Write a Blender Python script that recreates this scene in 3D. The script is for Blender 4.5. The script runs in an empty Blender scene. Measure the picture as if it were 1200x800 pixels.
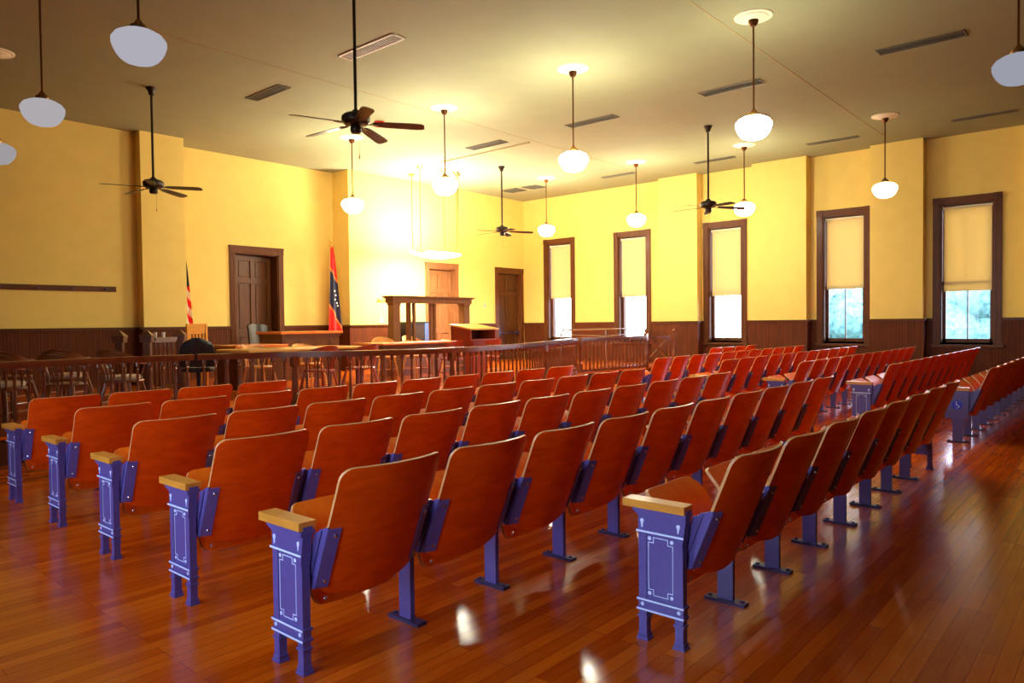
import bpy, math, random
from mathutils import Vector, Matrix
random.seed(7)
sc = bpy.context.scene
COL = sc.collection
PI = math.pi

# ------------------------------------------------------------------ camera
def camera():
    yaw, pit, rol = (math.radians(a) for a in (49.12, -1.455, -0.648))
    fwd = Vector((math.sin(yaw)*math.cos(pit), math.cos(yaw)*math.cos(pit), math.sin(pit)))
    right = Vector((math.cos(yaw), -math.sin(yaw), 0)); up = right.cross(fwd)
    r = math.cos(rol)*right + math.sin(rol)*up
    u = -math.sin(rol)*right + math.cos(rol)*up
    m = Matrix((r, u, -fwd)).transposed().to_4x4()
    m.translation = Vector((0, 0, 1.40))
    cd = bpy.data.cameras.new('camera'); cd.sensor_width = 36; cd.sensor_fit = 'HORIZONTAL'
    cd.lens = 851.6/1200*36; cd.clip_end = 300; cd.clip_start = .05
    co = bpy.data.objects.new('camera', cd); COL.objects.link(co); co.matrix_world = m
    sc.camera = co
camera()

# ------------------------------------------------------------------ materials
class NT:
    def __init__(s, name):
        s.m = bpy.data.materials.new(name); s.m.use_nodes = True
        s.t = s.m.node_tree; s.n = s.t.nodes; s.l = s.t.links
        s.b = s.n['Principled BSDF']; s.out = s.n['Material Output']
    def node(s, typ, **kw):
        n = s.n.new(typ)
        for k, v in kw.items():
            if k in n.inputs: n.inputs[k].default_value = v
            else: setattr(n, k, v)
        return n
    def link(s, a, b): s.l.new(a, b)
    def ramp(s, fac, stops):
        r = s.n.new('ShaderNodeValToRGB'); e = r.color_ramp.elements
        e[0].position, e[0].color = stops[0][0], (*stops[0][1], 1)
        e[1].position, e[1].color = stops[-1][0], (*stops[-1][1], 1)
        for p, c in stops[1:-1]:
            q = e.new(p); q.color = (*c, 1)
        s.link(fac, r.inputs['Fac']); return r.outputs['Color']
    def coords(s, scale=(1, 1, 1), kind='Object'):
        tc = s.n.new('ShaderNodeTexCoord'); mp = s.n.new('ShaderNodeMapping')
        mp.inputs['Scale'].default_value = scale
        s.link(tc.outputs[kind], mp.inputs['Vector']); return mp.outputs['Vector']
    def bump(s, h, strength=.2, dist=.01):
        b = s.n.new('ShaderNodeBump'); b.inputs['Strength'].default_value = strength
        b.inputs['Distance'].default_value = dist
        s.link(h, b.inputs['Height']); s.link(b.outputs['Normal'], s.b.inputs['Normal'])
    def set(s, **kw):
        for k, v in kw.items(): s.b.inputs[k.replace('_', ' ')].default_value = v

def plain(name, c, rough=.5, metal=0., var=.12, scale=6., coat=0.):
    k = NT(name); v = k.coords((scale,)*3)
    nz = k.node('ShaderNodeTexNoise', Scale=3., Detail=4.); k.link(v, nz.inputs['Vector'])
    lo = tuple(x*(1-var) for x in c); hi = tuple(min(1, x*(1+var)) for x in c)
    k.link(k.ramp(nz.outputs['Fac'], [(.3, lo), (.7, hi)]), k.b.inputs['Base Color'])
    k.set(Roughness=rough, Metallic=metal, Coat_Weight=coat, Coat_Roughness=.15)
    return k.m

def wood(name, dark, light, scale=(1.5, 14, 14), rough=.35, coat=.3, spec=.5):
    k = NT(name); v = k.coords(scale)
    oi = k.n.new('ShaderNodeObjectInfo')
    ad = k.n.new('ShaderNodeVectorMath'); ad.operation = 'ADD'
    ml = k.n.new('ShaderNodeMath'); ml.operation = 'MULTIPLY'; ml.inputs[1].default_value = 31.
    k.link(oi.outputs['Random'], ml.inputs[0]); k.link(v, ad.inputs[0]); k.link(ml.outputs[0], ad.inputs[1])
    nz = k.node('ShaderNodeTexNoise', Scale=2.2, Detail=6., Roughness=.6, Distortion=.6); k.link(ad.outputs[0], nz.inputs['Vector'])
    k.link(k.ramp(nz.outputs['Fac'], [(.28, dark), (.72, light)]), k.b.inputs['Base Color'])
    k.bump(nz.outputs['Fac'], .05, .004)
    k.set(Roughness=rough, Coat_Weight=coat, Coat_Roughness=.18); k.b.inputs['Specular IOR Level'].default_value = spec
    return k.m

def floor_mat():
    k = NT('oak_strip_floor')
    v = k.coords((1, 1, 1))
    br = k.node('ShaderNodeTexBrick', Scale=1.0); br.offset = .37; br.offset_frequency = 3
    br.inputs['Color1'].default_value = (0, 0, 0, 1); br.inputs['Color2'].default_value = (1, 1, 1, 1)
    br.inputs['Mortar'].default_value = (.3, .3, .3, 1)
    br.inputs['Mortar Size'].default_value = .0022; br.inputs['Mortar Smooth'].default_value = .2
    br.inputs['Brick Width'].default_value = 1.35; br.inputs['Row Height'].default_value = .072
    k.link(v, br.inputs['Vector'])
    v2 = k.coords((1.2, 16, 1))
    nz = k.node('ShaderNodeTexNoise', Scale=2.4, Detail=7., Roughness=.62, Distortion=.8); k.link(v2, nz.inputs['Vector'])
    mx = k.node('ShaderNodeMix', data_type='FLOAT'); mx.inputs[0].default_value = .55
    k.link(br.outputs['Color'], mx.inputs[2]); k.link(nz.outputs['Fac'], mx.inputs[3])
    col = k.ramp(mx.outputs[0], [(.15, (.36, .042, .001)), (.45, (.58, .085, .0015)), (.85, (.80, .16, .005))])
    dk = k.node('ShaderNodeMixRGB'); dk.blend_type = 'MULTIPLY'
    k.link(br.outputs['Fac'], dk.inputs['Fac']); k.link(col, dk.inputs['Color1']); dk.inputs['Color2'].default_value = (.6, .5, .45, 1)
    k.link(dk.outputs['Color'], k.b.inputs['Base Color'])
    n3 = k.node('ShaderNodeTexNoise', Scale=1.6, Detail=3.); k.link(k.coords((.8, 5, 1)), n3.inputs['Vector'])
    rr = k.node('ShaderNodeMapRange'); rr.inputs['To Min'].default_value = .12; rr.inputs['To Max'].default_value = .26
    k.link(n3.outputs['Fac'], rr.inputs['Value']); k.link(rr.outputs['Result'], k.b.inputs['Roughness'])
    k.bump(mx.outputs[0], .10, .004)
    k.set(Coat_Weight=.10, Coat_Roughness=.12); k.b.inputs['Specular IOR Level'].default_value = .4
    return k.m

def bead_mat(name, dark, light, rough=.4):
    k = NT(name)
    tc = k.n.new('ShaderNodeTexCoord'); sp = k.n.new('ShaderNodeSeparateXYZ'); k.link(tc.outputs['Object'], sp.inputs[0])
    ad = k.node('ShaderNodeMath', operation='ADD'); k.link(sp.outputs['X'], ad.inputs[0]); k.link(sp.outputs['Y'], ad.inputs[1])
    mu = k.node('ShaderNodeMath', operation='MULTIPLY'); mu.inputs[1].default_value = 18.0; k.link(ad.outputs[0], mu.inputs[0])
    fr = k.node('ShaderNodeMath', operation='FRACT'); k.link(mu.outputs[0], fr.inputs[0])
    pp = k.node('ShaderNodeMath', operation='PINGPONG'); pp.inputs[1].default_value = .5; k.link(fr.outputs[0], pp.inputs[0])
    groove = k.ramp(pp.outputs[0], [(0., (.3, .3, .3)), (.12, (1, 1, 1))])
    nz = k.node('ShaderNodeTexNoise', Scale=2.2, Detail=5.); k.link(k.coords((9, 9, .9)), nz.inputs['Vector'])
    col = k.ramp(nz.outputs['Fac'], [(.3, dark), (.7, light)])
    m = k.node('ShaderNodeMixRGB'); m.blend_type = 'MULTIPLY'; m.inputs['Fac'].default_value = 1
    k.link(col, m.inputs['Color1']); k.link(groove, m.inputs['Color2']); k.link(m.outputs[0], k.b.inputs['Base Color'])
    k.bump(pp.outputs[0], .3, .006); k.set(Roughness=.6); k.b.inputs['Specular IOR Level'].default_value = .18
    return k.m

def emit(name, c, s):
    k = NT(name); k.n.remove(k.b)
    e = k.node('ShaderNodeEmission', Strength=s); e.inputs['Color'].default_value = (*c, 1)
    k.link(e.outputs[0], k.out.inputs['Surface']); return k.m

def glass_mat():
    k = NT('window_glass'); k.n.remove(k.b)
    t = k.node('ShaderNodeBsdfTransparent'); g = k.node('ShaderNodeBsdfGlossy', Roughness=.02)
    t.inputs['Color'].default_value = (.96, .98, 1, 1)
    f = k.node('ShaderNodeFresnel', IOR=1.18); mx = k.node('ShaderNodeMixShader')
    k.link(f.outputs[0], mx.inputs[0]); k.link(t.outputs[0], mx.inputs[1]); k.link(g.outputs[0], mx.inputs[2])
    k.link(mx.outputs[0], k.out.inputs['Surface']); return k.m

def shade_mat():
    k = NT('shade_cloth'); k.n.remove(k.b)
    nz = k.node('ShaderNodeTexNoise', Scale=60., Detail=3.); k.link(k.coords((1, 1, 4)), nz.inputs['Vector'])
    c = k.ramp(nz.outputs['Fac'], [(.3, (.80, .70, .40)), (.7, (.86, .77, .46))])
    d = k.node('ShaderNodeBsdfDiffuse'); t = k.node('ShaderNodeBsdfTranslucent'); mx = k.node('ShaderNodeMixShader', Fac=.40)
    mt = k.node('ShaderNodeMixRGB'); mt.blend_type = 'MULTIPLY'; mt.inputs['Fac'].default_value = 1; mt.inputs['Color2'].default_value = (1, .8, .5, 1)
    k.link(c, d.inputs['Color']); k.link(c, mt.inputs['Color1']); k.link(mt.outputs[0], t.inputs['Color'])
    k.link(d.outputs[0], mx.inputs[1]); k.link(t.outputs[0], mx.inputs[2]); k.link(mx.outputs[0], k.out.inputs['Surface'])
    return k.m

M = {}
M['floor'] = floor_mat()
M['wall'] = plain('yellow_plaster', (.82, .60, .15), .75, var=.03, scale=1.2)
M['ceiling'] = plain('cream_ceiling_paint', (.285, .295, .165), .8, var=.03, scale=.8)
M['ceil_white'] = plain('white_plaster', (.86, .80, .58), .6, var=.03)
M['wains'] = bead_mat('brown_beadboard', (.085, .017, .003), (.13, .029, .0045))
M['bounce_cut_wall'] = bead_mat('bounce_cutting_panelling', (.06, .014, .003), (.09, .022, .005), .6)  # dark panelling added on unseen walls to soak up bounce light
M['trim'] = wood('brown_trim_wood', (.085, .024, .004), (.14, .040, .007), (5, 5, 1.2), .5, .06, .25)
M['door_dark'] = wood('dark_door_wood', (.07, .022, .004), (.11, .035, .007), (6, 6, 1), .5, .06, .25)
M['door_light'] = wood('light_door_wood', (.22, .085, .028), (.30, .12, .04), (6, 6, 1), .5, .06, .25)
M['back_ply'] = wood('seat_back_veneer', (.70, .055, .0008), (.92, .100, .0012), (3, 3, 9), .36, .22, .22)
M['seat_ply'] = wood('seat_veneer', (.86, .135, .003), (.98, .22, .005), (9, 3, 3), .38, .06, .25)
M['ply_edge'] = wood('plywood_edge', (.62, .27, .07), (.78, .38, .11), (8, 8, 8), .4, .2)
M['oak'] = wood('golden_oak', (.62, .22, .02), (.82, .35, .035), (12, 2, 12), .4, .1, .3)
M['metal'] = plain('indigo_painted_iron', (.115, .085, .27), .38, .0, .08, 8, .25)
M['inlay'] = plain('pale_inlay_paint', (.80, .88, 1.0), .4, var=.03)
M['bolt'] = plain('steel_bolt', (.75, .72, .75), .25, 1., .05)
M['footbar'] = plain('dark_iron_foot', (.055, .035, .09), .4, .3, .1)
M['rail'] = wood('mahogany_rail', (.12, .030, .008), (.19, .05, .013), (3, 3, 3), .24, .6)
M['desk'] = wood('walnut_desk', (.10, .030, .007), (.16, .050, .011), (2, 9, 2), .4, .3)
M['orange_top'] = wood('orange_varnish_top', (.66, .16, .018), (.80, .22, .03), (2, 9, 2), .3, .4)
M['yellow_top'] = wood('honey_table_top', (.72, .33, .05), (.85, .42, .07), (2, 9, 2), .28, .4)
M['red_wood'] = wood('red_chair_wood', (.30, .032, .008), (.42, .05, .012), (3, 3, 6), .32, .4)
M['honey'] = wood('honey_chair_wood', (.60, .24, .04), (.78, .36, .07), (3, 3, 6), .3, .4)
M['brown_chair'] = wood('brown_chair_wood', (.16, .045, .009), (.24, .068, .014), (3, 3, 6), .32, .4)
M['cushion'] = plain('cream_cushion', (.62, .50, .34), .9, var=.1, scale=10)
M['leather'] = plain('dark_leather', (.035, .022, .016), .32, var=.2, scale=12)
M['black'] = plain('black_plastic', (.012, .012, .014), .4, var=.2)
M['bluegrey'] = plain('blue_grey_plastic', (.08, .13, .30), .5, var=.1)
M['brown_fan'] = plain('dark_bronze', (.028, .013, .006), .42, .4, .15)
M['fan_blade'] = wood('dark_blade_wood', (.028, .012, .006), (.045, .02, .009), (3, 9, 9), .45, .2)
M['brass'] = plain('aged_brass', (.30, .15, .04), .32, .9, .1)
M['bronze'] = plain('pendant_bronze', (.16, .06, .02), .35, .8, .1)
M['gold'] = plain('gold_finial', (.85, .58, .14), .25, 1., .05)
M['grille'] = plain('grey_grille', (.15, .135, .10), .5, .2, .05)
M['dark'] = plain('duct_dark', (.03, .022, .012), .8, var=.1)
M['grille_white'] = plain('white_grille', (.80, .76, .68), .45, var=.03)
M['red'] = plain('alarm_red', (.75, .02, .01), .35, var=.05)
M['flag_red'] = plain('flag_red', (.85, .012, .006), .75, var=.1)
M['flag_white'] = plain('flag_white', (.85, .78, .66), .75, var=.05)
M['flag_blue'] = plain('flag_navy', (.012, .012, .04), .75, var=.1)
M['flag_orange'] = plain('flag_fringe', (.85, .22, .02), .7, var=.05)
M['steel'] = plain('steel_pipe', (.42, .36, .30), .28, .9, .06)
M['stand_lit'] = wood('lit_stand_wood', (.17, .068, .014), (.25, .10, .022), (5, 5, 1.2), .45, .1, .3)  # trim wood made paler: brightness near the lit front wall put into the colour
M['glass'] = glass_mat()
M['shade'] = shade_mat()
M['seam'] = plain('ceiling_seam_tan', (.42, .30, .14), .8, var=.05)  # flat tan for the ceiling joint lines and the thin strip
M['blue_sign'] = plain('access_sign_blue', (.02, .04, .55), .4, var=.03)
M['sign_white'] = plain('access_sign_white', (.75, .8, .95), .4, var=.02)
M['grass'] = plain('lawn_grass', (.05, .085, .05), .9, var=.3, scale=2)
M['leaf'] = plain('tree_leaves', (.11, .23, .19), .8, var=.5, scale=1.6)
M['bark'] = plain('tree_bark', (.09, .06, .04), .9, var=.3)
M['paving'] = plain('street_asphalt', (.095, .095, .09), .9, var=.1)
M['plate'] = plain('switch_plate', (.55, .5, .42), .4, var=.03)
M['bench_grey'] = wood('stand_panel_wood', (.20, .10, .10), (.27, .14, .13), (2, 2, 9), .35, .3)

# ------------------------------------------------------------------ mesh builder
class MB:
    def __init__(s): s.v = []; s.f = []; s.mi = []
    def _add(s, vs, fs, mi=0):
        o = len(s.v); s.v += [tuple(p) for p in vs]
        for f in fs: s.f.append(tuple(o+i for i in f)); s.mi.append(mi)
    def box(s, x0, x1, y0, y1, z0, z1, mi=0, mat=None):
        vs = [Vector(p) for p in ((x0,y0,z0),(x1,y0,z0),(x1,y1,z0),(x0,y1,z0),(x0,y0,z1),(x1,y0,z1),(x1,y1,z1),(x0,y1,z1))]
        if mat: vs = [mat @ p for p in vs]
        s._add(vs, [(0,3,2,1),(4,5,6,7),(0,1,5,4),(1,2,6,5),(2,3,7,6),(3,0,4,7)], mi); return s
    def cbox(s, c, d, mi=0, rot=None):
        m = Matrix.Translation(Vector(c)) @ (rot.to_4x4() if rot else Matrix.Identity(4))
        return s.box(-d[0]/2, d[0]/2, -d[1]/2, d[1]/2, -d[2]/2, d[2]/2, mi, m)
    def lathe(s, prof, n=24, c=(0, 0, 0), mi=0, mat=None):
        vs = []; fs = []
        for r, z in prof:
            for i in range(n):
                a = 2*PI*i/n; p = Vector((r*math.cos(a), r*math.sin(a), z))
                if mat: p = mat @ p
                vs.append(p+Vector(c))
        for j in range(len(prof)-1):
            for i in range(n):
                k = (i+1) % n; fs.append((j*n+i, j*n+k, (j+1)*n+k, (j+1)*n+i))
        fs.append(tuple(range(n-1, -1, -1))); fs.append(tuple((len(prof)-1)*n+i for i in range(n)))
        s._add(vs, fs, mi); return s
    def tube(s, pts, r, n=10, mi=0, radii=None):
        pts = [Vector(p) for p in pts]; vs = []; fs = []
        for i, p in enumerate(pts):
            d = (pts[min(i+1, len(pts)-1)]-pts[max(i-1, 0)]).normalized()
            a = Vector((0, 0, 1)) if abs(d.z) < .9 else Vector((1, 0, 0))
            u = d.cross(a).normalized(); w = d.cross(u); rr = radii[i] if radii else r
            for k in range(n):
                t = 2*PI*k/n; vs.append(p+rr*(math.cos(t)*u+math.sin(t)*w))
        for i in range(len(pts)-1):
            for k in range(n):
                q = (k+1) % n; fs.append((i*n+k, i*n+q, (i+1)*n+q, (i+1)*n+k))
        fs.append(tuple(range(n-1, -1, -1))); fs.append(tuple((len(pts)-1)*n+k for k in range(n)))
        s._add(vs, fs, mi); return s
    def prism(s, poly, lo, hi, axis='z', mi=0):
        def P(a, b, c): return {'z': (a, b, c), 'x': (c, a, b), 'y': (a, c, b)}[axis]
        n = len(poly); vs = [P(a, b, lo) for a, b in poly]+[P(a, b, hi) for a, b in poly]
        fs = [tuple(range(n-1, -1, -1)), tuple(range(n, 2*n))]+[(i, (i+1) % n, n+(i+1) % n, n+i) for i in range(n)]
        s._add(vs, fs, mi); return s
    def sheet(s, A, B, mi=0, rim=None):
        """closed slab between two equal grids A and B (lists of rows)"""
        R, C = len(A), len(A[0]); o = len(s.v); rim = mi if rim is None else rim
        vs = [p for r in A for p in r]+[p for r in B for p in r]; n = R*C; fs = []; ms = []
        for i in range(R-1):
            for j in range(C-1):
                a = i*C+j; fs.append((a, a+1, a+C+1, a+C)); ms.append(mi)
                fs.append((n+a, n+a+C, n+a+C+1, n+a+1)); ms.append(mi)
        edge = [i for i in range(C)]+[i*C+C-1 for i in range(1, R)]+[(R-1)*C+j for j in range(C-2, -1, -1)]+[i*C for i in range(R-2, 0, -1)]
        for a, b in zip(edge, edge[1:]+edge[:1]):
            fs.append((b, a, n+a, n+b)); ms.append(rim)
        s.v += [tuple(p) for p in vs]
        for f, m_ in zip(fs, ms): s.f.append(tuple(o+i for i in f)); s.mi.append(m_)
        return s
    def sweep(s, path, w, z0, z1, mi=0):
        """rectangular section w wide from z0 to z1 along an XY polyline, mitred"""
        P = [Vector(p[:2]) for p in path]; L = []; Rr = []
        for i, p in enumerate(P):
            d0 = (P[i]-P[i-1]).normalized() if i else (P[1]-P[0]).normalized()
            d1 = (P[i+1]-P[i]).normalized() if i < len(P)-1 else d0
            n0 = Vector((-d0.y, d0.x)); n1 = Vector((-d1.y, d1.x)); nn = (n0+n1).normalized()
            k = w/2/max(.5, nn.dot(n0)); L.append(p+nn*k); Rr.append(p-nn*k)
        vs = []
        for a, b in zip(L, Rr): vs += [(a.x, a.y, z0), (b.x, b.y, z0), (b.x, b.y, z1), (a.x, a.y, z1)]
        fs = [(0, 1, 2, 3)]
        for i in range(len(P)-1):
            for k in range(4):
                q = (k+1) % 4; fs.append((i*4+q, i*4+k, i*4+4+k, i*4+4+q))
        e = (len(P)-1)*4; fs.append((e+3, e+2, e+1, e)); s._add(vs, fs, mi); return s
    def data(s, name, mats, smooth=35):
        me = bpy.data.meshes.new(name); me.from_pydata(s.v, [], s.f)
        mats = mats if isinstance(mats, (list, tuple)) else [mats]
        for m_ in mats: me.materials.append(m_)
        me.polygons.foreach_set('material_index', s.mi)
        import bmesh
        bm = bmesh.new(); bm.from_mesh(me); bmesh.ops.recalc_face_normals(bm, faces=bm.faces); bm.to_mesh(me); bm.free()
        if smooth:
            me.polygons.foreach_set('use_smooth', [True]*len(me.polygons))
            me.set_sharp_from_angle(angle=math.radians(smooth))
        me.update(); return me

def put(name, data, parent=None, loc=(0, 0, 0), rz=0., scale=None):
    o = bpy.data.objects.new(name, data); COL.objects.link(o); o.location = loc; o.rotation_euler = (0, 0, rz)
    if scale: o.scale = scale
    if parent: o.parent = parent
    return o
def obj(name, mb, mats, parent=None, loc=(0, 0, 0), rz=0., smooth=35, bevel=0):
    o = put(name, mb.data(name, mats, smooth), parent, loc, rz)
    if bevel:
        b = o.modifiers.new('edge', 'BEVEL'); b.width = bevel; b.segments = 2; b.limit_method = 'ANGLE'; b.angle_limit = math.radians(50)
    return o
def tag(o, label, cat, group=None):
    o['label'] = label; o['category'] = cat
    if group: o['group'] = group
    return o
def thing(name, label, cat, loc=(0, 0, 0), rz=0., group=None):
    o = bpy.data.objects.new(name, None); COL.objects.link(o); o.location = loc; o.rotation_euler = (0, 0, rz)
    o.empty_display_size = .1
    return tag(o, label, cat, group)
def struct(o): o['kind'] = 'structure'; return o
ORD = ['first', 'second', 'third', 'fourth', 'fifth', 'sixth', 'seventh', 'eighth', 'ninth', 'tenth', 'eleventh', 'twelfth']

# ------------------------------------------------------------------ room shell
X0, X1, Y0, YA, ZC, PZ = -0.7, 17.13, -2.6, 14.30, 5.10, 0.30
struct(obj('floor', MB().box(X0-.3, X1+.4, Y0-.3, 15.6, -.12, 0), M['floor']))
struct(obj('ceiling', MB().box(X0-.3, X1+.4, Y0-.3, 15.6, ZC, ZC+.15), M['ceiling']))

def holed(mb, u0, u1, z0, z1, holes, emit_box):
    """emit boxes covering [u0,u1]x[z0,z1] minus the holes (ua,ub,za,zb)"""
    cur = u0
    for ua, ub, za, zb in sorted(holes):
        if ua > cur: emit_box(cur, ua, z0, z1)
        if za > z0: emit_box(ua, ub, z0, za)
        if zb < z1: emit_box(ua, ub, zb, z1)
        cur = ub
    if cur < u1: emit_box(cur, u1, z0, z1)

WIN = [(12.39, 13.52), (9.90, 11.05), (7.25, 8.38), (4.45, 5.60), (2.07, 3.27)]
WZ0, WZ1, CW = .84, 3.86, .135
PIERS = [(8.43, 9.52), (5.75, 7.02), (3.40, 4.41), (.70, 1.68)]
PX = 16.86
m = MB()
holed(m, Y0, 15.3, 0, ZC, [(a+CW, b-CW, WZ0+.06, WZ1-CW) for a, b in WIN], lambda a, b, c, d: m.box(X1, X1+.36, a, b, c, d))
for a, b in PIERS: m.box(PX, X1, a, b, 0, ZC)
struct(obj('wall_right', m, M['wall'], smooth=0))
m = MB()
def wains_right(a, b, x):
    z1 = 1.36
    holed(m, a, b, 0, z1, [(max(a, p-.005), min(b, q+.005), WZ0-.03, 9) for p, q in WIN if q > a and p < b and x > 17], lambda c, d, e, f: m.box(x-.022, x, c, d, e, min(f, z1)))
edges = [Y0] + sorted(sum([[a, b] for a, b in PIERS], [])) + [YA]
for i in range(len(edges)-1):
    wains_right(edges[i], edges[i+1], PX if i % 2 else X1)
for a, b in PIERS:
    m.box(PX-.022, X1, a-.022, a, 0, 1.36); m.box(PX-.022, X1, b, b+.022, 0, 1.36)
struct(obj('trim_1', m, M['wains'], smooth=0))
m = MB()
def cap_right(a, b, x):
    holed(m, a, b, 1.345, 1.40, [(max(a, p), min(b, q), 0, 9) for p, q in WIN if q > a and p < b and x > 17], lambda c, d, e, f: (m.box(x-.055, x, c, d, 1.375, 1.40), m.box(x-.038, x, c, d, 1.345, 1.375)) if f-e < .2 else None)
for i in range(len(edges)-1):
    x = PX if i % 2 else X1
    a, b = edges[i], edges[i+1]
    if x > 17:
        cur = a
        for p, q in sorted(WIN):
            if q > a and p < b:
                if p > cur: m.box(x-.055, x, cur, p, 1.375, 1.40); m.box(x-.038, x, cur, p, 1.345, 1.375)
                cur = q
        m.box(x-.055, x, cur, b, 1.375, 1.40); m.box(x-.038, x, cur, b, 1.345, 1.375)
    else:
        m.box(x-.055, X1, a-.055, b+.055, 1.375, 1.40); m.box(x-.038, X1, a-.038, b+.038, 1.345, 1.375)
struct(obj('trim_2', m, M['trim'], smooth=0))

# front wall (with the doors)
D1 = (8.05, 9.10, 0, 3.0); D2 = (13.17, 14.13, 0, 2.88); D3 = (15.91, 16.92, 0, 2.88)
m = MB()
m.box(X0-.3, 5.85, 14.5, 15.6, 0, ZC)
m.box(5.85, 6.68, 14.27, 15.6, 0, ZC)
holed(m, 6.68, 10.62, 0, ZC, [D1], lambda a, b, c, d: m.box(a, b, 14.93, 15.3, c, d))
holed(m, 10.62, X1+.36, 0, ZC, [D2, D3], lambda a, b, c, d: m.box(a, b, YA, 14.62, c, d))
m.box(10.62, 10.92, 14.62, 15.6, 0, ZC)
struct(obj('wall_front', m, M['wall'], smooth=0))
m = MB(); c_ = MB()
def wf(a, b, y):
    m.box(a, b, y-.022, y, PZ, 1.36); c_.box(a, b, y-.055, y, 1.375, 1.40); c_.box(a, b, y-.038, y, 1.345, 1.375)
wf(X0, 5.85, 14.5); wf(5.82, 6.71, 14.27); wf(6.68, 7.93, 14.93); wf(9.22, 10.62, 14.93)
wf(10.59, 13.04, YA); wf(14.26, 15.78, YA)
m.box(5.828, 5.85, 14.27, 14.5, PZ, 1.36); c_.box(5.795, 5.85, 14.22, 14.5, 1.375, 1.40)
m.box(10.598, 10.62, 14.3, 14.93, PZ, 1.36); c_.box(10.565, 10.62, 14.25, 14.93, 1.375, 1.40)
struct(obj('trim_3', m, M['wains'], smooth=0)); struct(obj('trim_4', c_, M['trim'], smooth=0))
# the two unseen walls behind and beside the viewer, panelled dark to cut bounce
WLEFT, WBACK, WHW = (1.3, 3.4, 5.5), (), .62
def wh(c): return (c-WHW+CW, c+WHW-CW, WZ0+.06, WZ1-CW)
m = MB(); holed(m, Y0-.3, 15.6, 0, ZC, [wh(y) for y in WLEFT], lambda a, b, c, d: m.box(X0-.36, X0, a, b, c, d))
struct(obj('wall_left', m, M['bounce_cut_wall'], smooth=0))
m = MB(); holed(m, X0-.3, X1+.4, 0, ZC, [wh(x) for x in WBACK], lambda a, b, c, d: m.box(a, b, Y0-.36, Y0, c, d))
struct(obj('wall_back', m, M['bounce_cut_wall'], smooth=0))
m = MB()
holed(m, Y0, 14.5, 0, 1.36, [(y-WHW, y+WHW, WZ0-.03, 1.36) for y in WLEFT], lambda a, b, c, d: m.box(X0, X0+.022, a, b, c, d))
holed(m, X0, X1, 0, 1.36, [(x-WHW, x+WHW, WZ0-.03, 1.36) for x in WBACK], lambda a, b, c, d: m.box(a, b, Y0, Y0+.022, c, d))
struct(obj('trim_5', m, M['wains'])); m = MB()
holed(m, Y0, 14.5, 1.36, 1.40, [(y-WHW, y+WHW, 1.36, 1.40) for y in WLEFT], lambda a, b, c, d: m.box(X0, X0+.055, a, b, c, d))
holed(m, X0, X1, 1.36, 1.40, [(x-WHW, x+WHW, 1.36, 1.40) for x in WBACK], lambda a, b, c, d: m.box(a, b, Y0, Y0+.055, c, d))
struct(obj('trim_6', m, M['trim']))
# joint lines across the ceiling
m = MB(); m.box(1.0, 16.9, 3.97, 3.985, ZC-.004, ZC); m.box(1.0, 15.8, 9.38, 9.395, ZC-.004, ZC)
struct(obj('trim_7', m, M['seam'], smooth=0))

# doors -------------------------------------------------------------
def door(n, d, y, cm, dm, ajar=0., dtop=None, crash=False, hinge_left=True):
    a, b, _, top = d
    root = struct(put('door_%d' % n, None)); root['label'] = {1: 'dark brown six-panel door standing slightly ajar in the alcove', 2: 'pale orange six-panel door behind the witness stand', 3: 'brown door with a crash bar beside the corner'}[n]
    f = MB(); w = .125
    f.box(a-w, a, y-.035, y, PZ, top); f.box(b, b+w, y-.035, y, PZ, top); f.box(a-w, b+w, y-.035, y, top, top+w)
    f.box(a-w-.01, b+w+.01, y-.05, y, top+w, top+w+.035)
    for xx in (a-w/2, b+w/2): f.box(xx-w/2-.004, xx+w/2+.004, y-.043, y, top, top+w)
    f.box(a, a+.02, y, y+.3, PZ, top); f.box(b-.02, b, y, y+.3, PZ, top); f.box(a, b, y, y+.3, top-.02, top)
    for xx in (a-w*.7, a-w*.3, b+w*.3, b+w*.7): f.box(xx-.008, xx+.008, y-.041, y, PZ, top)
    obj('door_frame', f, cm, root, smooth=0)
    # slab, built from its hinge edge along +x
    W = b-a-.05; Hh = top-PZ-.04; s = MB()
    t = .055
    st = .11; rails = [0, .22, .22+.62, .22+.62+.13, Hh-.62, Hh-.5, Hh-.12, Hh]
    s.box(0, W, .024, t-.016, 0, Hh)
    for x0, x1 in ((0, st), (W/2-st/2, W/2+st/2), (W-st, W)): s.box(x0, x1, 0, t, 0, Hh)
    for z0, z1 in ((0, .22), (.84, 1.0), (Hh-.62, Hh-.50), (Hh-.12, Hh)): s.box(.002, W-.002, .002, t-.002, z0+.001, z1-.001)
    for x0, x1 in ((st+.035, W/2-st/2-.035), (W/2+st/2+.035, W-st-.035)):
        for z0, z1 in ((.255, .805), (1.035, Hh-.655), (Hh-.465, Hh-.155)): s.box(x0, x1, .012, t-.012, z0, z1)
    sl = obj('door_leaf', s, dm, root, (a+.025, y+.10, PZ+.01), ajar, smooth=0, bevel=.004)
    k = MB(); k.lathe([(.0, 0), (.012, .0), (.012, .03), (.028, .04), (.028, .06), (.015, .072)], 12, mat=Matrix.Rotation(PI/2, 4, 'X'))
    obj('door_knob', k, M['brass'], sl, (W-.06 if not crash else .06, 0, .98))
    h = MB()
    for z in (.3, Hh/2, Hh-.3): h.box(-.012, .03, -.006, .004, z-.05, z+.05)
    obj('hinge', h, M['brass'], sl)
    if crash:
        c = MB(); c.tube([(.08, -.07, .80), (W-.06, -.07, .80)], .018); c.box(.05, .11, -.08, 0, .74, .98); c.box(W-.09, W-.03, -.08, 0, .74, .86)
        obj('crash_bar', c, M['footbar'], sl)
    return root
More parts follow.
